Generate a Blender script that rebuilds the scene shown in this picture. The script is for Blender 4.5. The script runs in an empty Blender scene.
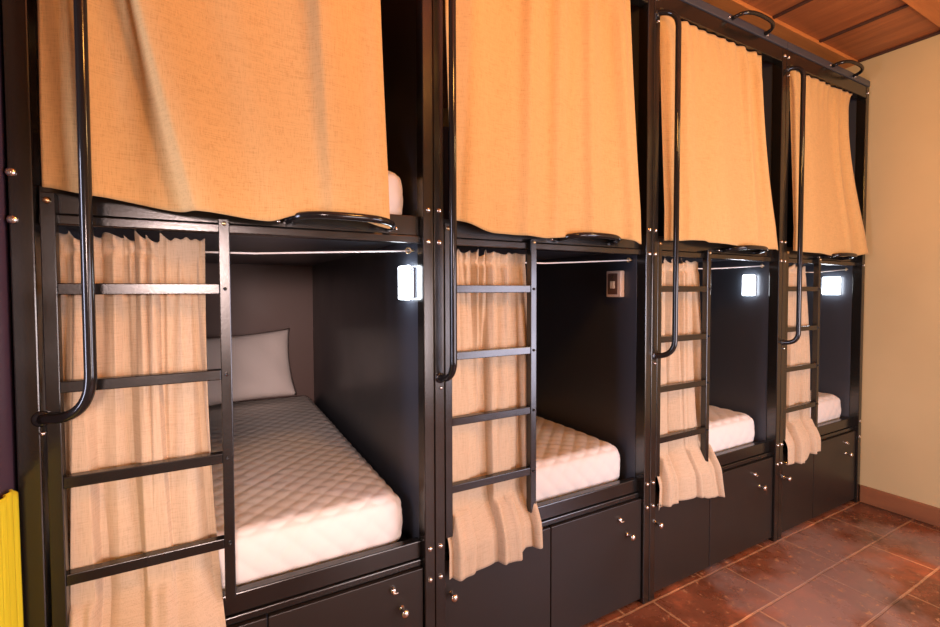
import bpy, bmesh, math, random
from mathutils import Vector, Matrix
random.seed(7)
S = bpy.context.scene
COL = S.collection

# ------------------------------------------------------------------ camera
cam_d = bpy.data.cameras.new('camera')
cam = bpy.data.objects.new('camera', cam_d)
COL.objects.link(cam)
Rv = Vector((0.8743782, -0.48523901, -0.00242264))
Uv = Vector((0.01718477, 0.02597591, 0.99951485))
Fv = Vector((0.48494067, 0.87399562, -0.03105148))
M = Matrix((Rv, Uv, -Fv)).transposed().to_4x4()
M.translation = Vector((0.3954892, -1.32161729, 1.33121615))
cam.matrix_world = M
cam_d.sensor_fit = 'HORIZONTAL'
cam_d.sensor_width = 36.0
cam_d.lens = 461.86 / 940 * 36.0
cam_d.shift_y = -8.11 / 940
cam_d.clip_start = 0.02
S.camera = cam

# ------------------------------------------------------------------ world, lights, exposure
S.view_settings.view_transform = 'Standard'
S.view_settings.look = 'None'
S.view_settings.gamma = 1
S.view_settings.use_curve_mapping = False
S.view_settings.exposure = 0.12
W = bpy.data.worlds.new('room_ambient')
S.world = W
W.use_nodes = True
bg = W.node_tree.nodes['Background']
bg.inputs[0].default_value = (1.0, 0.62, 0.40, 1)
bg.inputs[1].default_value = 0.20

def area_light(name, loc, target, size, energy, color, sy=None):
    d = bpy.data.lights.new(name, 'AREA')
    d.energy = energy
    d.color = color
    d.size = size
    if sy:
        d.shape = 'RECTANGLE'
        d.size_y = sy
    o = bpy.data.objects.new(name, d)
    COL.objects.link(o)
    o.location = loc
    o.rotation_euler = (Vector(target) - Vector(loc)).to_track_quat('-Z', 'Y').to_euler()
    return o

def bulb(name, loc, energy, color, radius):
    d = bpy.data.lights.new(name, 'POINT')
    d.energy = energy
    d.color = color
    d.shadow_soft_size = radius
    o = bpy.data.objects.new(name, d)
    COL.objects.link(o)
    o.location = loc
    return o

bulb('ceiling_lamp_light', (1.15, -1.10, 2.42), 34, (1.0, 0.42, 0.08), 0.10)
bulb('far_ceiling_lamp_light', (2.60, -1.45, 2.40), 34, (1.0, 0.60, 0.24), 0.12)
area_light('window_daylight', (2.75, -2.1, 0.95), (0.9, 0.0, 0.6), 0.9, 34, (0.82, 0.80, 1.0), 1.2)
area_light('left_window_daylight', (-0.95, -0.50, 1.30), (0.5, 0.0, 1.35), 0.35, 25, (0.74, 0.75, 1.0), 1.2)
area_light('far_window_daylight', (1.9, -3.2, 0.9), (3.6, 0.0, 0.8), 1.3, 48, (1.0, 0.84, 0.84), 1.0)

def spot(name, loc, target, energy, color, angle, blend, radius):
    d = bpy.data.lights.new(name, 'SPOT')
    d.energy = energy
    d.color = color
    d.spot_size = math.radians(angle)
    d.spot_blend = blend
    d.shadow_soft_size = radius
    o = bpy.data.objects.new(name, d)
    COL.objects.link(o)
    o.location = loc
    o.rotation_euler = (Vector(target) - Vector(loc)).to_track_quat('-Z', 'Y').to_euler()
    return o
spot('bed_fill_spot', (0.20, -3.4, 1.52), (0.62, 0.9, 0.80), 400, (1.0, 0.74, 0.68), 23, 0.7, 0.30)  # added unseen fill for the nearest lower bed, cone aimed below the upper curtains

# ------------------------------------------------------------------ materials
def mat(name, color=(0.5, 0.5, 0.5), rough=0.5, metal=0.0, emit=None, estr=0.0, spec=0.5, coat=0.0):
    m = bpy.data.materials.new(name)
    m.use_nodes = True
    b = m.node_tree.nodes['Principled BSDF']
    b.inputs['Base Color'].default_value = (*color, 1)
    b.inputs['Roughness'].default_value = rough
    b.inputs['Metallic'].default_value = metal
    b.inputs['Specular IOR Level'].default_value = spec
    b.inputs['Coat Weight'].default_value = coat
    if emit:
        b.inputs['Emission Color'].default_value = (*emit, 1)
        b.inputs['Emission Strength'].default_value = estr
    return m

class NT:
    def __init__(s, m):
        s.t = m.node_tree
        s.b = s.t.nodes['Principled BSDF']
    def n(s, typ, **kw):
        nd = s.t.nodes.new(typ)
        for k, v in kw.items():
            if k in nd.inputs:
                nd.inputs[k].default_value = v
            else:
                setattr(nd, k, v)
        return nd
    def l(s, a, ao, b, bi):
        s.t.links.new(a.outputs[ao], b.inputs[bi])
    def coords(s, scale=(1, 1, 1), src='Object', rot=(0, 0, 0)):
        c = s.n('ShaderNodeTexCoord')
        mp = s.n('ShaderNodeMapping')
        mp.inputs['Scale'].default_value = scale
        mp.inputs['Rotation'].default_value = rot
        s.l(c, src, mp, 'Vector')
        return mp
    def noise(s, mp, scale, detail=4, rough=0.5):
        n = s.n('ShaderNodeTexNoise', Scale=scale, Detail=detail, Roughness=rough)
        s.l(mp, 'Vector', n, 'Vector')
        return n
    def ramp(s, src, out, stops):
        r = s.n('ShaderNodeValToRGB')
        e = r.color_ramp.elements
        while len(e) < len(stops):
            e.new(0.5)
        for el, (p, c) in zip(e, stops):
            el.position = p
            el.color = (*c, 1) if len(c) == 3 else c
        s.l(src, out, r, 'Fac')
        return r
    def mix(s, fac, fo, a, ao, b, bo, mode='MIX'):
        m = s.n('ShaderNodeMix', data_type='RGBA', blend_type=mode)
        if fac is None:
            m.inputs[0].default_value = fo
        else:
            s.l(fac, fo, m, 0)
        for nd, o, i in ((a, ao, 6), (b, bo, 7)):
            if nd is None:
                m.inputs[i].default_value = (*o, 1)
            else:
                s.l(nd, o, m, i)
        return m
    def bump(s, src, out, strength=0.2, dist=0.01):
        b = s.n('ShaderNodeBump', Strength=strength, Distance=dist)
        s.l(src, out, b, 'Height')
        s.l(b, 'Normal', s.b, 'Normal')
        return b

def painted_black(name, color, rough, var=0.08, spec=0.5, scale=6):
    m = mat(name, color, rough, spec=spec)
    m.node_tree.nodes['Principled BSDF'].inputs['IOR'].default_value = 1.5
    t = NT(m)
    mp = t.coords()
    n = t.noise(mp, scale, 5)
    r = t.ramp(n, 'Fac', [(0.3, (rough - var,) * 3), (0.75, (rough + var,) * 3)])
    t.l(r, 'Color', t.b, 'Roughness')
    n2 = t.noise(mp, 160, 2)
    t.bump(n2, 'Fac', 0.06, 0.002)
    return m

def linen(name, base, dark):
    m = mat(name, base, 0.92, spec=0.15)
    t = NT(m)
    mpx = t.coords((30, 30, 650))
    mpz = t.coords((620, 620, 26))
    a = t.noise(mpx, 1.0, 3, 0.6)
    b = t.noise(mpz, 1.0, 3, 0.6)
    ad = t.n('ShaderNodeMath', operation='ADD')
    t.l(a, 'Fac', ad, 0)
    t.l(b, 'Fac', ad, 1)
    r = t.ramp(ad, 'Value', [(0.0, dark), (0.36, dark), (0.52, base)])
    ad2 = t.n('ShaderNodeMath', operation='MULTIPLY')
    ad2.inputs[1].default_value = 0.5
    t.l(ad, 'Value', ad2, 0)
    t.t.links.new(ad2.outputs[0], r.inputs['Fac'])
    t.l(r, 'Color', t.b, 'Base Color')
    t.bump(ad, 'Value', 0.12, 0.001)
    t.b.inputs['Sheen Weight'].default_value = 0.15
    return m

M_post = painted_black('black_enamel', (0.012, 0.010, 0.008), 0.20, 0.05, spec=0.9)
M_rail = painted_black('black_rail_enamel', (0.010, 0.009, 0.008), 0.24, 0.06, spec=0.8)
M_tube = mat('glossy_black_tube', (0.012, 0.011, 0.011), 0.13)
M_panel = painted_black('charcoal_laminate', (0.050, 0.055, 0.070), 0.33, 0.05, scale=3)
M_back = painted_black('brown_black_laminate', (0.13, 0.075, 0.062), 0.5, 0.05, scale=3)
M_door = painted_black('brown_black_door', (0.018, 0.013, 0.010), 0.40, 0.05, scale=4)
M_steel = mat('brushed_steel', (0.78, 0.72, 0.64), 0.22, 1.0)
M_brass = mat('worn_brass', (0.72, 0.52, 0.28), 0.28, 1.0)
M_wire = mat('white_wire', (0.85, 0.83, 0.8), 0.35)
M_linen = linen('lamp_tinted_linen', (0.64, 0.405, 0.165), (0.50, 0.30, 0.11))  # upper curtains: the warm lamplight is tinted into the cloth colour
M_linen2 = linen('daylight_tinted_linen', (0.60, 0.46, 0.31), (0.47, 0.345, 0.225))  # lower curtains: same cloth, made paler in colour for the cooler light there
M_sheet = mat('white_quilted_cotton', (0.80, 0.75, 0.70), 0.8, spec=0.2)
_t = NT(M_sheet)
_n = _t.noise(_t.coords(), 35, 4)
_t.bump(_n, 'Fac', 0.12, 0.004)
M_pillow = mat('white_cotton_pillowcase', (0.80, 0.72, 0.68), 0.85, spec=0.2)
_t = NT(M_pillow)
_n = _t.noise(_t.coords(), 9, 4)
_t.bump(_n, 'Fac', 0.25, 0.02)
M_lamp = mat('lamp_diffuser', (0.9, 0.93, 1.0), 0.4, emit=(0.86, 0.93, 1.0), estr=18)
M_lampbody = mat('lamp_housing', (0.34, 0.36, 0.40), 0.4)
M_plate = mat('beige_plastic', (0.85, 0.66, 0.52), 0.4)
M_insert = mat('brown_socket_insert', (0.16, 0.08, 0.05), 0.4)
M_switch = mat('ivory_switch', (0.85, 0.72, 0.55), 0.35)
M_yellow = mat('lemon_yellow_cloth', (0.80, 0.72, 0.02), 0.7)
_t = NT(M_yellow)
_n = _t.noise(_t.coords((60, 60, 2)), 1, 3)
_t.bump(_n, 'Fac', 0.5, 0.01)

def plaster():
    m = mat('cream_plaster', (0.70, 0.53, 0.30), 0.8, spec=0.25)
    t = NT(m)
    mp = t.coords()
    n = t.noise(mp, 1.6, 5)
    r = t.ramp(n, 'Fac', [(0.3, (0.60, 0.465, 0.245)), (0.7, (0.67, 0.525, 0.28))])
    t.l(r, 'Color', t.b, 'Base Color')
    n2 = t.noise(mp, 25, 5)
    t.bump(n2, 'Fac', 0.08, 0.01)
    return m
M_wall = plaster()
M_leftwall = mat('dark_mauve_paint', (0.09, 0.055, 0.085), 0.4)

def wood(name, c1, c2, scale=(1, 14, 14), rough=0.45):
    m = mat(name, c1, rough)
    t = NT(m)
    mp = t.coords(scale)
    n = t.noise(mp, 2.2, 6, 0.6)
    r = t.ramp(n, 'Fac', [(0.3, c2), (0.7, c1)])
    t.l(r, 'Color', t.b, 'Base Color')
    t.bump(n, 'Fac', 0.12, 0.01)
    return m
M_plank = wood('red_brown_ceiling_wood', (0.42, 0.14, 0.042), (0.25, 0.078, 0.026), (12, 1, 12))
M_board = wood('orange_brown_ceiling_board', (0.62, 0.23, 0.06), (0.44, 0.15, 0.038), (1, 12, 12))
M_groove = mat('dark_ceiling_batten', (0.06, 0.022, 0.012), 0.6)
M_base = wood('terracotta_brown_baseboard', (0.33, 0.13, 0.055), (0.22, 0.085, 0.04), (12, 1, 8), 0.4)

def terracotta():
    m = mat('terracotta_tile', (0.3, 0.1, 0.04), 0.35)
    t = NT(m)
    mp = t.coords()
    wn = t.noise(mp, 5, 3)
    mixv = t.n('ShaderNodeMix', data_type='VECTOR')
    mixv.inputs[0].default_value = 0.012
    t.l(mp, 'Vector', mixv, 4)
    t.l(wn, 'Color', mixv, 5)
    br = t.n('ShaderNodeTexBrick', Scale=1.0)
    br.offset = 0.33
    br.inputs['Brick Width'].default_value = 0.5
    br.inputs['Row Height'].default_value = 0.25
    br.inputs['Mortar Size'].default_value = 0.006
    br.inputs['Mortar Smooth'].default_value = 0.4
    br.inputs['Color1'].default_value = (0.27, 0.085, 0.035, 1)
    br.inputs['Color2'].default_value = (0.20, 0.07, 0.035, 1)
    br.inputs['Mortar'].default_value = (0.50, 0.26, 0.13, 1)
    t.t.links.new(mixv.outputs[1], br.inputs['Vector'])
    n = t.noise(mp, 2.6, 9, 0.66)
    r = t.ramp(n, 'Fac', [(0.36, (0.22, 0.19, 0.17)), (0.46, (0.75, 0.70, 0.66)), (0.54, (1.0, 1.0, 1.0)), (0.66, (2.1, 1.8, 1.6))])
    m0_ = t.mix(None, 0.9, br, 'Color', r, 'Color', 'MULTIPLY')
    # noise-edged darker band along the foot of the right wall
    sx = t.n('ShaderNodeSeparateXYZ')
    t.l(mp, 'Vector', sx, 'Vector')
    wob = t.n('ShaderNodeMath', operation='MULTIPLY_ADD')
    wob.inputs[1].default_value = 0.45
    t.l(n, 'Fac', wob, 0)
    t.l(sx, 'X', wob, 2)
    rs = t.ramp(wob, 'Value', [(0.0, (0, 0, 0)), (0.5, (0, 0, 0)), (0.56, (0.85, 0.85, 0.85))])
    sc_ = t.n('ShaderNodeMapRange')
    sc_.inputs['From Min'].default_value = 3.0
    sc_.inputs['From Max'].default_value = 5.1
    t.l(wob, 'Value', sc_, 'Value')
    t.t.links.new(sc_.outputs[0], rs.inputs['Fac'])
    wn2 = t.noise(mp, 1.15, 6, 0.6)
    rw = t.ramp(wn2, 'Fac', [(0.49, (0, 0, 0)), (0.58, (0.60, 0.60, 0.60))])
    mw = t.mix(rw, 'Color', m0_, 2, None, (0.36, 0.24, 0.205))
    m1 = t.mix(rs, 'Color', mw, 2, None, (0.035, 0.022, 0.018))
    n2 = t.noise(mp, 24, 6, 0.7)
    r2 = t.ramp(n2, 'Fac', [(0.58, (0, 0, 0)), (0.66, (0.8, 0.8, 0.8))])
    m2 = t.mix(r2, 'Color', m1, 2, None, (0.55, 0.27, 0.13))
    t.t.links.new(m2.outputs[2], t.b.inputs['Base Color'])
    r3 = t.ramp(n, 'Fac', [(0.35, (0.16,) * 3), (0.7, (0.45,) * 3)])
    t.l(r3, 'Color', t.b, 'Roughness')
    ad = t.n('ShaderNodeMath', operation='MULTIPLY_ADD')
    ad.inputs[1].default_value = 0.35
    t.l(n2, 'Fac', ad, 0)
    iv = t.n('ShaderNodeMath', operation='SUBTRACT')
    iv.inputs[0].default_value = 1.0
    t.l(br, 'Fac', iv, 1)
    t.l(iv, 'Value', ad, 2)
    t.bump(ad, 'Value', 0.35, 0.006)
    return m
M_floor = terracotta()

# ------------------------------------------------------------------ geometry helpers
def obj(name, bm, m, parent=None, smooth=False, loc=None):
    me = bpy.data.meshes.new(name)
    bm.normal_update()
    bm.to_mesh(me)
    bm.free()
    me.materials.append(m)
    if smooth:
        me.polygons.foreach_set('use_smooth', [True] * len(me.polygons))
    o = bpy.data.objects.new(name, me)
    COL.objects.link(o)
    if parent:
        o.parent = parent
    if loc:
        o.location = loc
    return o

def thing(name, label, cat, loc, group=None):
    o = bpy.data.objects.new(name, None)
    COL.objects.link(o)
    o.location = loc
    o.empty_display_size = 0.1
    return tag(o, label, cat, group)

def tag(o, label, cat, group=None):
    o['label'] = label
    o['category'] = cat
    if group:
        o['group'] = group
    return o

def bx(bm, x0, x1, y0, y1, z0, z1, bev=0.0):
    g = bmesh.ops.create_cube(bm, size=1.0)
    vs = g['verts']
    for v in vs:
        v.co = Vector(((x0 + x1) / 2 + v.co.x * (x1 - x0), (y0 + y1) / 2 + v.co.y * (y1 - y0), (z0 + z1) / 2 + v.co.z * (z1 - z0)))
    if bev > 0:
        es = {e for v in vs for e in v.link_edges}
        bmesh.ops.bevel(bm, geom=list(es), offset=bev, segments=2, profile=0.5, affect='EDGES')
    return bm

def box(x0, x1, y0, y1, z0, z1, bev=0.0):
    return bx(bmesh.new(), x0, x1, y0, y1, z0, z1, bev)

def tube(bm, pts, r, n=12, caps=True):
    pts = [Vector(p) for p in pts]
    rings = []
    up = None
    for i, p in enumerate(pts):
        t = (pts[min(i + 1, len(pts) - 1)] - pts[max(i - 1, 0)]).normalized()
        if up is None:
            up = t.orthogonal().normalized()
        up = (up - t * up.dot(t)).normalized()
        s = t.cross(up)
        rr = r[i] if isinstance(r, (list, tuple)) else r
        rings.append([bm.verts.new(p + up * math.cos(2 * math.pi * k / n) * rr + s * math.sin(2 * math.pi * k / n) * rr) for k in range(n)])
    for a, b in zip(rings, rings[1:]):
        for k in range(n):
            bm.faces.new((a[k], a[(k + 1) % n], b[(k + 1) % n], b[k]))
    if caps:
        bm.faces.new(rings[0][::-1])
        bm.faces.new(rings[-1])
    return bm

def fillet(pts, r, n=8, lim=0.49):
    pts = [Vector(p) for p in pts]
    out = [pts[0]]
    for a, b, c in zip(pts, pts[1:], pts[2:]):
        d1 = (a - b)
        d2 = (c - b)
        k = min(r, d1.length * lim, d2.length * lim)
        p1 = b + d1.normalized() * k
        p2 = b + d2.normalized() * k
        for i in range(n + 1):
            t = i / n
            out.append(p1 * (1 - t) ** 2 + b * 2 * t * (1 - t) + p2 * t * t)
    out.append(pts[-1])
    return out

def lathe_y(bm, c, prof, n=16):
    """profile [(radius, distance towards the viewer)] turned about the -y axis"""
    cx, cy, cz = c
    rings = []
    for r, d in prof:
        rings.append([bm.verts.new((cx + r * math.cos(2 * math.pi * k / n), cy - d, cz + r * math.sin(2 * math.pi * k / n))) for k in range(n)])
    for a, b in zip(rings, rings[1:]):
        for k in range(n):
            bm.faces.new((a[k], a[(k + 1) % n], b[(k + 1) % n], b[k]))
    bm.faces.new(rings[-1])
    return bm

def dome_bolt(bm, x, y, z, r=0.0075):
    return lathe_y(bm, (x, y, z), [(r, -0.001), (r, 0.002), (r * 0.85, 0.0045), (r * 0.5, 0.0062), (r * 0.12, 0.0068)], 14)

# ------------------------------------------------------------------ the room
RX = 3.945
CZ = 2.765
def struct(name, bm, m):
    o = obj(name, bm, m)
    o['kind'] = 'structure'
    return o
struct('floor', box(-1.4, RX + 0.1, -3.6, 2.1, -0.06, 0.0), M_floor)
struct('wall_right', box(RX, RX + 0.1, -3.6, 2.1, 0.0, CZ + 0.06), M_wall)
struct('wall_back', box(-0.08, RX, 1.98, 2.1, 0.0, CZ + 0.06), M_wall)
struct('wall_left', box(-0.08, 0.014, -0.10, 1.98, 0.0, CZ + 0.06), M_leftwall)
struct('wall_front', box(-1.4, RX, -3.6, -3.5, 0.0, CZ + 0.06), M_wall)
struct('ceiling', box(-1.4, RX, -3.6, 1.98, CZ, CZ + 0.06), M_plank)
struct('baseboard_right', box(RX - 0.018, RX, -3.6, -0.002, 0.0, 0.106, 0.004), M_base)
# boards and battens nailed to the ceiling
struct('trim_1', box(-1.4, RX, 0.062, 0.26, CZ - 0.022, CZ, 0.003), M_board)
struct('trim_2', box(-1.4, RX, -0.62, -0.335, CZ - 0.022, CZ, 0.003), M_board)
struct('trim_3', box(-1.4, RX, -1.45, -1.25, CZ - 0.022, CZ, 0.003), M_board)
k = 4
x = 3.465
while x > -1.3:
    struct('trim_%d' % k, box(x - 0.009, x + 0.009, -0.335, 0.062, CZ - 0.012, CZ, 0.002), M_groove)
    k += 1
    x -= 0.48
struct('trim_%d' % k, box(RX - 0.014, RX, -0.335, 0.062, CZ - 0.016, CZ, 0.002), M_groove)

# ------------------------------------------------------------------ bunks
UPZ, LOWZ = 1.505, 0.475           # underside of the bed rails
def make_bunk(i, label):
    t = float(i)
    L0, L1 = (0.022, 0.062) if i == 0 else (t + 0.0008, t + 0.0356)
    R0, R1 = (3.898, 3.934) if i == 3 else (t + 1 - 0.0356, t + 1 - 0.0008)
    O = Vector((t + 0.5, 0.0, 0.0))
    root = thing('bunk_bed', label, 'bunk bed', O, 'black capsule bunks in a row')
    def part(name, bm, m, parent=None, smooth=False):
        if parent is None:
            bmesh.ops.translate(bm, verts=bm.verts, vec=-O)
            return obj(name, bm, m, root, smooth)
        bmesh.ops.translate(bm, verts=bm.verts, vec=-O)
        return obj(name, bm, m, parent, smooth)
    # posts with their bolts
    for side, (a, b) in enumerate(((L0, L1), (R0, R1))):
        p = part('post', box(a, b, 0.0, 0.05, 0.0, 2.572, 0.003), M_post)
        bxm = (a + b) / 2
        if i == 0 and side == 0:
            bxm = 0.028
        for z in (2.535, 1.583, 1.484, 0.514, 0.414):
            part('bolt', dome_bolt(bmesh.new(), bxm, 0.0, z, 0.0095 if (i == 0 and side == 0) else 0.0082), M_steel, p, True)
    # long rails between the posts
    part('top_rail', box(L0, R1, 0.004, 0.044, 2.503, 2.573, 0.003) if False else box(L1, R0, 0.002, 0.042, 2.503, 2.573, 0.003), M_post)
    part('top_cap', box(L0, R1, -0.004, 0.046, 2.574, 2.612, 0.004), M_panel)
    part('bed_rail', bx(box(L1, R0, 0.032, 0.06, UPZ, UPZ + 0.062, 0.003), L1, R0, 0.022, 0.06, UPZ - 0.024, UPZ - 0.001, 0.003), M_post)
    part('bed_rail', bx(box(L1, R0, 0.032, 0.062, LOWZ, LOWZ + 0.055, 0.003), L1, R0, 0.024, 0.062, LOWZ - 0.022, LOWZ - 0.001, 0.003), M_rail)
    part('bed_deck', box(L1, R0, 0.0605, 1.84, UPZ - 0.005, UPZ + 0.035), M_panel)
    part('bed_deck', box(L1, R0, 0.0625, 1.84, LOWZ - 0.03, LOWZ + 0.01), M_rail)
    # boards that close the capsule
    part('side_panel', box(R0 + 0.002, R0 + 0.018, 0.051, 1.86, 0.0, 2.57, 0.001), M_panel)
    part('side_panel', box(L1 - 0.018, L1 - 0.002, 0.051, 1.86, 0.0, 2.57, 0.001), M_panel)
    part('back_panel', box(L1 - 0.002, R0 + 0.002, 1.842, 1.86, 0.0, 2.57, 0.001), M_back)
    # locker doors under the lower bed
    xs = {0: 0.508, 1: 1.478, 2: 2.43, 3: 3.385}[i]
    knobs = {0: ((0.160, .338, .205, .404), (0.892, .344, .861, .414)),
             1: ((1.061, .338, 1.106, .404), (1.882, .319, 1.832, .395)),
             2: ((2.050, .326, 2.062, .405), (2.841, .322, 2.790, .395)),
             3: ((3.075, .322, 3.082, .398), (3.770, .330, 3.760, .400))}[i]
    for j, (a, b) in enumerate(((L1 + 0.002, xs - 0.002), (xs + 0.002, R0 - 0.002))):
        d = part('locker_door', box(a, b, 0.012, 0.030, 0.020, LOWZ - 0.024, 0.002), M_door)
        kx, kz, lx, lz = knobs[j]
        kx = min(max(kx, a + 0.016), b - 0.016)
        lx = min(max(lx, a + 0.014), b - 0.014)
        part('door_knob', lathe_y(bmesh.new(), (kx, 0.012, kz), [(0.009, 0), (0.006, 0.004), (0.005, 0.015), (0.010, 0.019), (0.013, 0.025), (0.0125, 0.031), (0.007, 0.0345), (0.001, 0.0355)], 18), M_steel, d, True)
        lk = lathe_y(bmesh.new(), (lx, 0.012, lz), [(0.010, 0), (0.010, 0.004), (0.0085, 0.010), (0.007, 0.012), (0.001, 0.0125)], 16)
        bx(lk, lx - 0.0035, lx + 0.014, -0.004, 0.0005, lz - 0.008, lz - 0.003, 0.001)
        part('door_lock', lk, M_steel, d, True)
    part('toe_kick', box(L1, R0, 0.060, 0.075, 0.0, LOWZ - 0.03), M_panel)
    # ladder
    lad_x0 = 0.083 if i == 0 else t + 0.052
    lad_x1 = 0.421 if i == 0 else t + 0.390
    sl = obj('ladder', box(lad_x0 - 0.013 - O.x, lad_x0 + 0.013 - O.x, 0.003, 0.030, 0.53, 1.548, 0.002), M_rail, root)
    part('stile', box(lad_x1 - 0.0125, lad_x1 + 0.0125, 0.003, 0.030, 0.533, 1.516, 0.002), M_rail, sl)
    for z in (1.338, 1.120, 0.905, 0.684):
        part('rung', box(lad_x0 + 0.012, lad_x1 - 0.012, 0.005, 0.029, z - 0.013, z + 0.013, 0.002), M_rail, sl)
        part('rung_bolt', dome_bolt(bmesh.new(), lad_x1, 0.003, z, 0.0045), M_tube, sl, True)
    part('bolt', dome_bolt(bmesh.new(), lad_x0, 0.003, 1.53, 0.0075), M_brass, sl, True)
    part('bolt', dome_bolt(bmesh.new(), lad_x1, 0.003, 1.503, 0.006), M_brass, sl, True)
    # long bent grab handle by the ladder
    hx0 = 0.064 if i == 0 else t + 0.020
    hx1 = {0: 0.161, 1: 1.037, 2: 2.070, 3: 3.040}[i]
    zb, zt = 1.056, 2.476
    path = fillet([(hx0, 0.001, zb), (hx1, -0.06, zb), (hx1, -0.06, zt), (hx0, 0.001, zt)], 0.10, 12, 0.93)
    h = part('grab_handle', tube(bmesh.new(), path, 0.0115, 14), M_tube, None, True)
    for z in (zb, zt):
        part('flange', lathe_y(bmesh.new(), (hx0, 0.0, z), [(0.017, -0.001), (0.017, 0.003), (0.013, 0.005), (0.006, 0.006)], 18), M_tube, h, True)
        part('bolt', dome_bolt(bmesh.new(), hx0 + 0.002, 0.0, z - 0.032, 0.0055), M_steel, h, True)
    # flat hoops for towels on the top rail and on the upper bed rail
    a, b = {0: (0.575, 0.865), 1: (1.515, 1.785), 2: (2.522, 2.790), 3: (3.462, 3.712)}[i]
    for z, y0 in ((2.592, -0.004), (1.522, 0.032)):
        dy = -0.072 if z > 2 else -0.062
        pts = [Vector(((a + b) / 2 - (b - a) / 2 * math.copysign(abs(math.cos(q * math.pi / 28)) ** 0.7, math.cos(q * math.pi / 28)), y0 + (dy - y0) * math.sin(q * math.pi / 28) ** 0.7 if q not in (0, 28) else y0, z + 0.012 * math.sin(q * math.pi / 28))) for q in range(29)]
        hp = part('towel_hoop', tube(bmesh.new(), pts, 0.009 if z > 2 else 0.0105, 12), M_tube, None, True)
        for xx in (a, b):
            part('bolt', dome_bolt(bmesh.new(), xx + (-0.022 if xx == a else 0.022), y0, z, 0.006), M_steel, hp, True)
    # curtain wire of the lower bed with its eye hooks
    wz0, wz1 = 1.432, 1.462
    w = part('curtain_wire', tube(bmesh.new(), [(L1, 0.076, wz0), (t + 0.5, 0.076, wz0 + 0.004), (R0, 0.076, wz1)], 0.0028, 8), M_wire, None, True)
    for xx, zz, sgn in ((L1, wz0, 1), (R0, wz1, -1)):
        hk = bmesh.new()
        tube(hk, [(xx + sgn * 0.001, 0.076, zz), (xx + sgn * 0.012, 0.076, zz)], 0.004, 8)
        ring = [(xx + sgn * (0.02 + 0.009 * math.cos(q * math.pi / 6)), 0.076, zz + 0.009 * math.sin(q * math.pi / 6)) for q in range(13)]
        tube(hk, ring, 0.0025, 8, False)
        part('wire_hook', hk, M_brass, w, True)
    return root

labels = ['black metal bunk nearest the viewer, its lower bed showing a pillow',
          'black metal bunk with a beige socket box on its side panel',
          'black metal bunk between the socket-box bunk and the one against the wall',
          'black metal bunk standing against the cream wall at the far end']
for i in range(4):
    make_bunk(i, labels[i])

# ------------------------------------------------------------------ mattresses
def mattress_mesh(name, sx, sy, sz, r=0.040, step=0.0075, pitch=0.078, amp=0.0048):
    bm = bmesh.new()
    def face(nu, nv, f):
        g = [[bm.verts.new(f(a / nu, b / nv)) for b in range(nv + 1)] for a in range(nu + 1)]
        for a in range(nu):
            for b in range(nv):
                bm.faces.new((g[a][b], g[a + 1][b], g[a + 1][b + 1], g[a][b + 1]))
    nx, ny, nz = int(sx / step), int(sy / step), int(sz / step)
    face(nx, ny, lambda u, v: (u * sx, v * sy, sz))
    face(ny // 4, nx // 4, lambda u, v: (v * sx, u * sy, 0))
    face(nx, nz, lambda u, v: (u * sx, 0, v * sz))
    face(nz // 2, nx // 2, lambda u, v: (v * sx, sy, u * sz))
    face(nz, ny, lambda u, v: (0, v * sy, u * sz))
    face(ny, nz, lambda u, v: (sx, u * sy, v * sz))
    bmesh.ops.remove_doubles(bm, verts=bm.verts, dist=0.0005)
    lo = Vector((r, r, r))
    hi = Vector((sx - r, sy - r, sz - r))
    for v in bm.verts:
        p = v.co.copy()
        q = Vector((min(max(p[c], lo[c]), hi[c]) for c in range(3)))
        d = p - q
        n = d.normalized() if d.length > 1e-6 else Vector((0, 0, 1))
        if p.x < 1e-6 or p.x > sx - 1e-6:
            a, b = p.y, p.z
        else:
            a, b = p.x, p.y + p.z
        s = abs(math.sin(math.pi * (a + b) / pitch) * math.sin(math.pi * (a - b) / pitch))
        h = amp * (s ** 0.32) - amp * 0.5
        if p.z < 1e-6:
            h = 0
        sag = 0.003 * math.sin(p.x * 9 + 1) * math.sin(p.y * 7)
        bul = 0.010 * math.sin(math.pi * min(1, max(0, p.z / sz))) if n.z < 0.6 else 0
        v.co = q + n * (r + h + bul) + Vector((0, 0, sag * max(0, n.z)))
    return obj(name, bm, M_sheet, None, True)
mlab = ['white quilted mattress of the nearest lower bed, with the pillow at its head',
        'white quilted mattress on the lower bed beside the beige socket box',
        'white mattress on the lower bed between the socket-box bunk and the last bunk',
        'white mattress on the lower bed against the cream wall']
m0 = mattress_mesh('mattress', 0.850, 1.715, 0.176)
for i in range(4):
    o = m0 if i == 0 else m0.copy()
    if i:
        COL.objects.link(o)
    o.location = ((0.0745, 1.078, 2.082, 3.056)[i], (0.092, 0.092, 0.089, 0.088)[i], LOWZ + 0.012)
    if i == 3:
        o.scale.x = 0.975
    tag(o, mlab[i], 'mattress', 'white mattresses on the lower beds')
o = m0.copy()
COL.objects.link(o)
o.location = (0.080, 0.080, UPZ + 0.037)
tag(o, 'mattress on the nearest upper bed, its end peeping past the orange-lit curtain', 'mattress')

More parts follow.
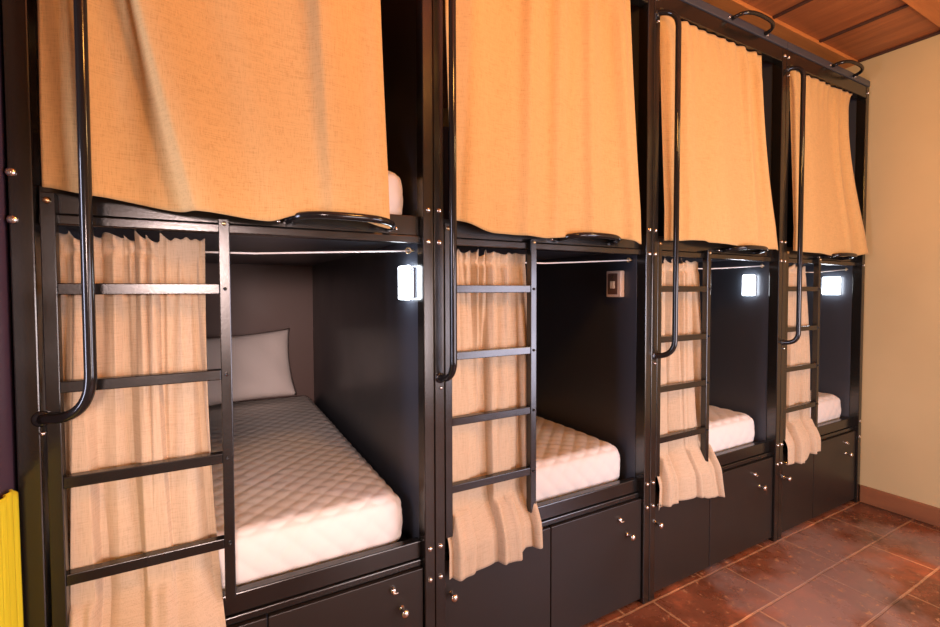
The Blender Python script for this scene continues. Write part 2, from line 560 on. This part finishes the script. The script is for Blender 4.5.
# pillow, leaning against the back board
def pillow(name, w, h, th):
    bm = bmesh.new()
    n, m = 36, 26
    vs = {}
    for s in (1, -1):
        for a in range(n + 1):
            for b in range(m + 1):
                u, v = -1 + 2 * a / n, -1 + 2 * b / m
                edge = (a in (0, n) or b in (0, m))
                if edge and s == -1:
                    vs[s, a, b] = vs[1, a, b]
                    continue
                k = max(0, (1 - u ** 4) * (1 - v ** 4)) ** 0.6
                px = u * w / 2 * (1 - 0.07 * (1 - abs(v) ** 2.0) * (abs(u) ** 3))
                pz = v * h / 2 * (1 - 0.09 * (1 - abs(u) ** 2.0) * (abs(v) ** 3))
                wr = 0.004 * math.sin(9 * u + 5 * v) * k
                vs[s, a, b] = bm.verts.new((px, s * (th / 2 * k + 0.004) + wr, pz))
    for s in (1, -1):
        for a in range(n):
            for b in range(m):
                f = (vs[s, a, b], vs[s, a + 1, b], vs[s, a + 1, b + 1], vs[s, a, b + 1])
                bm.faces.new(f if s == -1 else f[::-1])
    return obj(name, bm, M_pillow, None, True)
p = pillow('pillow', 0.66, 0.42, 0.13)
p.location = (0.49, 1.685, 0.885)
p.rotation_euler = (math.radians(-17), math.radians(-3), 0)
tag(p, 'white pillow leaning at the head of the nearest lower bed', 'pillow')

# ------------------------------------------------------------------ curtains
def ridge(t, skew):
    """soft fold, steep on the left and gentle on the right when skew > 1"""
    w = 1.0 if t > 0 else 1.0 / skew
    return math.exp(-(t / w) ** 2)

def upper_curtain(name, xl, xr_top, xr_bot, ztop, zbot, folds, head=9, ytop=0.018, ybot=-0.022, xl_bot=None, seed=0, xmid=0.0):
    rnd = random.Random(seed)
    ph = [rnd.uniform(0, 6.28) for _ in range(8)]
    nu, nv = 150, 90
    bm = bmesh.new()
    g = []
    for a in range(nu + 1):
        col = []
        u = a / nu
        for b in range(nv + 1):
            v = b / nv
            l = xl + ((xl_bot if xl_bot is not None else xl) - xl) * v
            rr = xr_top + (xr_bot - xr_top) * v ** 1.9 + xmid * math.sin(math.pi * v ** 0.6)
            x = l + (rr - l) * u
            zb = zbot(u)
            z = ztop - (ztop - zb) * v
            y = ytop + (ybot - ytop) * min(1, v * 1.15)
            for (ut, ub, w, at, ab, sk) in folds:
                uc = ut + (ub - ut) * v
                amp = at + (ab - at) * v
                y -= amp * min(1, 0.25 + v * 5) * ridge((u - uc) / w, sk)
            # small gathers at the heading
            gth = math.exp(-v * 7)
            y -= 0.004 * gth * math.sin(head * 6.28 * u + ph[0] + 1.3 * math.sin(7 * u + ph[1]))
            z += 0.0012 * math.exp(-v * 30) * math.sin(head * 6.28 * u * 1.3 + ph[2])
            # slow swell lower down
            y -= 0.006 * math.sin(6.5 * u + ph[3] + v * 1.5) * v + 0.003 * math.sin(15 * u + ph[4] - 2 * v)
            y = min(y, 0.027)
            if z < 1.60:
                y = min(y, 0.010)
            col.append(bm.verts.new((x, y, z)))
        g.append(col)
    for a in range(nu):
        for b in range(nv):
            bm.faces.new((g[a][b], g[a][b + 1], g[a + 1][b + 1], g[a + 1][b]))
    o = obj(name, bm, M_linen, None, True)
    md = o.modifiers.new('thickness', 'SOLIDIFY')
    md.thickness = 0.002
    md.offset = 0
    return o

def bottom(pts):
    def f(u):
        for (a, za), (b, zb) in zip(pts, pts[1:]):
            if u <= b:
                t = (u - a) / (b - a)
                t = t * t * (3 - 2 * t)
                return za + (zb - za) * t
        return pts[-1][1]
    return f

GU = 'long linen curtains of the upper beds'
c = upper_curtain('curtain', 0.083, 0.828, 0.846, 2.498,
                  bottom([(0, 1.553), (0.12, 1.540), (0.35, 1.520), (0.57, 1.510), (0.68, 1.533), (0.85, 1.535), (1, 1.512)]),
                  [(0.085, 0.37, 0.15, 0.056, 0.050, 5.0), (0.745, 0.79, 0.14, 0.056, 0.014, 5.0), (0.40, 0.62, 0.10, 0.014, 0.012, 1.2),
                   (0.00, 0.10, 0.06, 0.022, 0.024, 1.4), (0.97, 0.98, 0.05, 0.014, 0.014, 1.0)], 8, seed=1)
tag(c, 'long linen curtain of the nearest upper bed, with sharp slanting creases', 'curtain', GU)
c = upper_curtain('curtain', 1.046, 1.872, 1.900, 2.498,
                  bottom([(0, 1.552), (0.2, 1.522), (0.44, 1.518), (0.72, 1.541), (0.85, 1.535), (1, 1.518)]),
                  [(0.12, 0.07, 0.08, 0.030, 0.022, 1.5), (0.40, 0.34, 0.07, 0.034, 0.020, 2.2), (0.56, 0.50, 0.045, 0.026, 0.012, 1.6),
                   (0.72, 0.68, 0.06, 0.032, 0.018, 2.2), (0.90, 0.93, 0.05, 0.034, 0.024, 1.5)], 10, seed=2)
tag(c, 'linen curtain of the upper bed directly above the beige socket box', 'curtain', GU)
c = upper_curtain('curtain', 2.044, 2.800, 2.920, 2.498,
                  bottom([(0, 1.540), (0.3, 1.552), (0.33, 1.545), (0.55, 1.540), (1, 1.536)]),
                  [(0.06, 0.05, 0.05, 0.030, 0.016, 1.3), (0.22, 0.16, 0.07, 0.022, 0.022, 2.5), (0.50, 0.48, 0.13, 0.020, 0.018, 1.3),
                   (0.78, 0.76, 0.045, 0.034, 0.012, 1.8), (0.92, 0.93, 0.04, 0.036, 0.022, 1.6)], 10, seed=3)
tag(c, 'linen curtain of the third upper bed, its right edge slanting away from the post', 'curtain', GU)
c = upper_curtain('curtain', 3.043, 3.752, 3.895, 2.498,
                  bottom([(0, 1.536), (0.3, 1.534), (0.6, 1.524), (0.75, 1.530), (1, 1.552)]),
                  [(0.05, 0.05, 0.06, 0.018, 0.012, 1.3), (0.35, 0.33, 0.14, 0.016, 0.014, 1.2), (0.76, 0.72, 0.06, 0.026, 0.012, 2.0), (0.93, 0.93, 0.05, 0.020, 0.014, 1.3)], 10, seed=4, xmid=-0.085)
tag(c, 'linen curtain of the upper bed next to the cream wall', 'curtain', GU)

def lower_curtain(name, xl, xr, xl_bot, xr_bot, zbot, seed, nf=8, tail=0.8):
    """gathered on its wire, spreading into fewer, wider folds; passes behind the ladder and out over the bed rail"""
    rnd = random.Random(seed)
    p = [rnd.uniform(0, 6.28) for _ in range(12)]
    wide = [(k + 0.5) / 5 + rnd.uniform(-0.06, 0.06) for k in range(5)]
    nu, nv = 220, 110
    ztop = 1.466
    bm = bmesh.new()
    g = []
    for a in range(nu + 1):
        u = a / nu
        col = []
        for b in range(nv + 1):
            v = b / nv
            z = ztop - (ztop - zbot(u)) * v
            zz = ztop - z
            l = xl + (xl_bot - xl) * v ** 2.2
            r = xr + (xr_bot - xr) * v ** 3.0
            # gathers at the wire: sharp narrow pleats, dying out downwards
            w = u * nf + 0.35 * math.sin(6.3 * u + p[0]) + 0.18 * math.sin(17 * u + p[1]) + 0.25 * v
            gate = 1.0 / (1 + math.exp((u - tail) * 40)) * 1.0 / (1 + math.exp((0.10 - u) * 40))
            top = math.exp(-(zz / 0.36) ** 1.3)
            pl = 1 - abs(math.sin(math.pi * w)) ** 0.75
            y = -0.034 * top * pl * (0.25 + 0.75 * gate)
            # long hanging folds: billowing fronts parted by narrow shaded valleys
            y -= 0.036 * (1 - top)
            for k, c_ in enumerate(wide):
                cc = c_ + 0.16 * (c_ - 0.5) * v + 0.035 * math.sin(2.0 * v + p[2 + k])
                t = u - cc
                life = 0.55 + 0.45 * math.sin(2.6 * v + p[6 + k])
                wl, wr = (0.085, 0.018) if (k + seed) % 2 else (0.018, 0.095)
                y += 0.048 * life * (1 - 0.6 * top) * math.exp(-abs(t / (wr if t > 0 else wl)) ** 1.3)
                y -= 0.016 * life * (1 - top) * math.exp(-((t - (0.05 if wl > wr else -0.05)) / 0.03) ** 2)
            y -= 0.008 * math.sin(9 * u + 2 * v + p[10]) * (1 - top)
            dx = 0.006 * math.sin(2 * math.pi * w) * top * gate + 0.004 * math.sin(23 * u + 3 * v) * (1 - top)
            # stitched channel that holds the wire, with the ruffle standing above it
            puck = math.exp(-((zz - 0.036) / 0.011) ** 2)
            y = y * (1 - 0.70 * puck)
            if zz < 0.06:
                f = 1 - zz / 0.06
                z += f * (0.009 * math.sin(2 * math.pi * w + p[3]) + 0.006 * math.sin(41 * u + p[4])) * (0.3 + 0.7 * gate)
                y += 0.006 * f * math.sin(2 * math.pi * w + 1)
            base = 0.068
            if z < 0.63:
                s = min(1, (0.63 - z) / 0.15)
                s = s * s * (3 - 2 * s)
                base = 0.068 - 0.066 * s
                y *= 1 - 0.40 * s
            yy = base + max(min(y, 0.0), -0.050)
            if z > 0.60:
                yy = max(yy, 0.034)
            x = l + (r - l) * u + dx
            col.append(bm.verts.new((x, yy, z)))
        g.append(col)
    for a in range(nu):
        for b in range(nv):
            bm.faces.new((g[a][b], g[a][b + 1], g[a + 1][b + 1], g[a + 1][b]))
    o = obj(name, bm, M_linen2, None, True)
    md = o.modifiers.new('thickness', 'SOLIDIFY')
    md.thickness = 0.002
    md.offset = 0
    return o
GL = 'gathered linen curtains of the lower beds'
c = lower_curtain('curtain', 0.066, 0.378, 0.070, 0.415, bottom([(0, 0.38), (1, 0.38)]), 3, 11, 0.74)
tag(c, 'gathered linen curtain drawn aside on the nearest lower bed, behind its ladder', 'curtain', GL)
c = lower_curtain('curtain', 1.050, 1.396, 1.043, 1.412, bottom([(0, 0.402), (0.12, 0.396), (0.4, 0.400), (0.75, 0.395), (0.85, 0.415), (1, 0.408)]), 5)
tag(c, 'gathered curtain of the lower bed beside the beige socket box', 'curtain', GL)
c = lower_curtain('curtain', 2.050, 2.398, 2.043, 2.495, bottom([(0, 0.392), (0.1, 0.402), (0.6, 0.395), (0.75, 0.37), (1, 0.352)]), 9)
tag(c, 'gathered lower curtain whose hem flares right over the third locker front', 'curtain', GL)
c = lower_curtain('curtain', 3.050, 3.370, 3.060, 3.385, bottom([(0, 0.40), (0.6, 0.385), (0.75, 0.415), (1, 0.420)]), 12)
tag(c, 'gathered curtain of the lower bed nearest the cream wall', 'curtain', GL)

# ------------------------------------------------------------------ reading lamps and the socket box
def reading_lamp(xf, y0, y1, label):
    zc = 1.359
    t = thing('reading_lamp', label, 'lamp', (xf, (y0 + y1) / 2, zc), 'lit reading lamps on the bunk partitions')
    hy = (y1 - y0) / 2
    obj('back_plate', box(-0.007, -0.0005, -hy + 0.002, hy - 0.002, -0.050, 0.050, 0.002), M_lampbody, t)
    obj('housing', box(-0.013, -0.0072, -hy + 0.010, hy - 0.008, -0.048, 0.048, 0.002), M_panel, t)
    obj('diffuser', box(-0.026, -0.0132, -hy, hy, -0.056, 0.056, 0.006), M_lamp, t, True)
reading_lamp(0.9664, 0.072, 0.164, 'glowing white reading lamp on the side panel of the nearest bunk')
reading_lamp(2.9664, 0.112, 0.178, 'small glowing square lamp on the side panel just left of the last bunk')
reading_lamp(3.900, 0.105, 0.205, 'brightest white lamp, in the last bunk by the cream wall')
t = thing('socket_box', 'beige socket box with brown insert on a dark partition', 'socket', (1.9664, 0.158, 1.361))
obj('cover_plate', box(-0.026, -0.0005, -0.042, 0.042, -0.058, 0.058, 0.004), M_plate, t)
ins = obj('socket_insert', box(-0.0285, -0.0262, -0.026, 0.030, -0.046, 0.046, 0.001), M_insert, t)
obj('switch', box(-0.034, -0.0288, -0.012, 0.012, -0.020, 0.012, 0.002), M_switch, ins)
obj('screw', bmesh.ops.create_icosphere and tube(bmesh.new(), [(-0.0288, 0.0, 0.030), (-0.031, 0.0, 0.030)], 0.006, 12), M_brass, ins)

# ------------------------------------------------------------------ yellow cloth at the left edge
def yellow_cloth():
    bm = bmesh.new()
    nu, nv = 60, 40
    g = []
    for a in range(nu + 1):
        u = a / nu
        col = []
        for b in range(nv + 1):
            v = b / nv
            y = -0.015 - 0.30 * u
            x = 0.0245 + 0.006 * math.sin(u * 60 + 0.8 * v) * (0.4 + 0.6 * v)
            zt = 0.925 - 0.02 * max(0, 0.08 - u) / 0.08
            z = zt + (0.10 - zt) * v
            col.append(bm.verts.new((x, y, z)))
        g.append(col)
    for a in range(nu):
        for b in range(nv):
            bm.faces.new((g[a][b], g[a][b + 1], g[a + 1][b + 1], g[a + 1][b]))
    o = obj('hanging_cloth', bm, M_yellow, None, True)
    md = o.modifiers.new('thickness', 'SOLIDIFY')
    md.thickness = 0.004
    md.offset = 0
    return o
tag(yellow_cloth(), 'bright lemon-yellow cloth hanging at the left edge beside the end post', 'cloth')
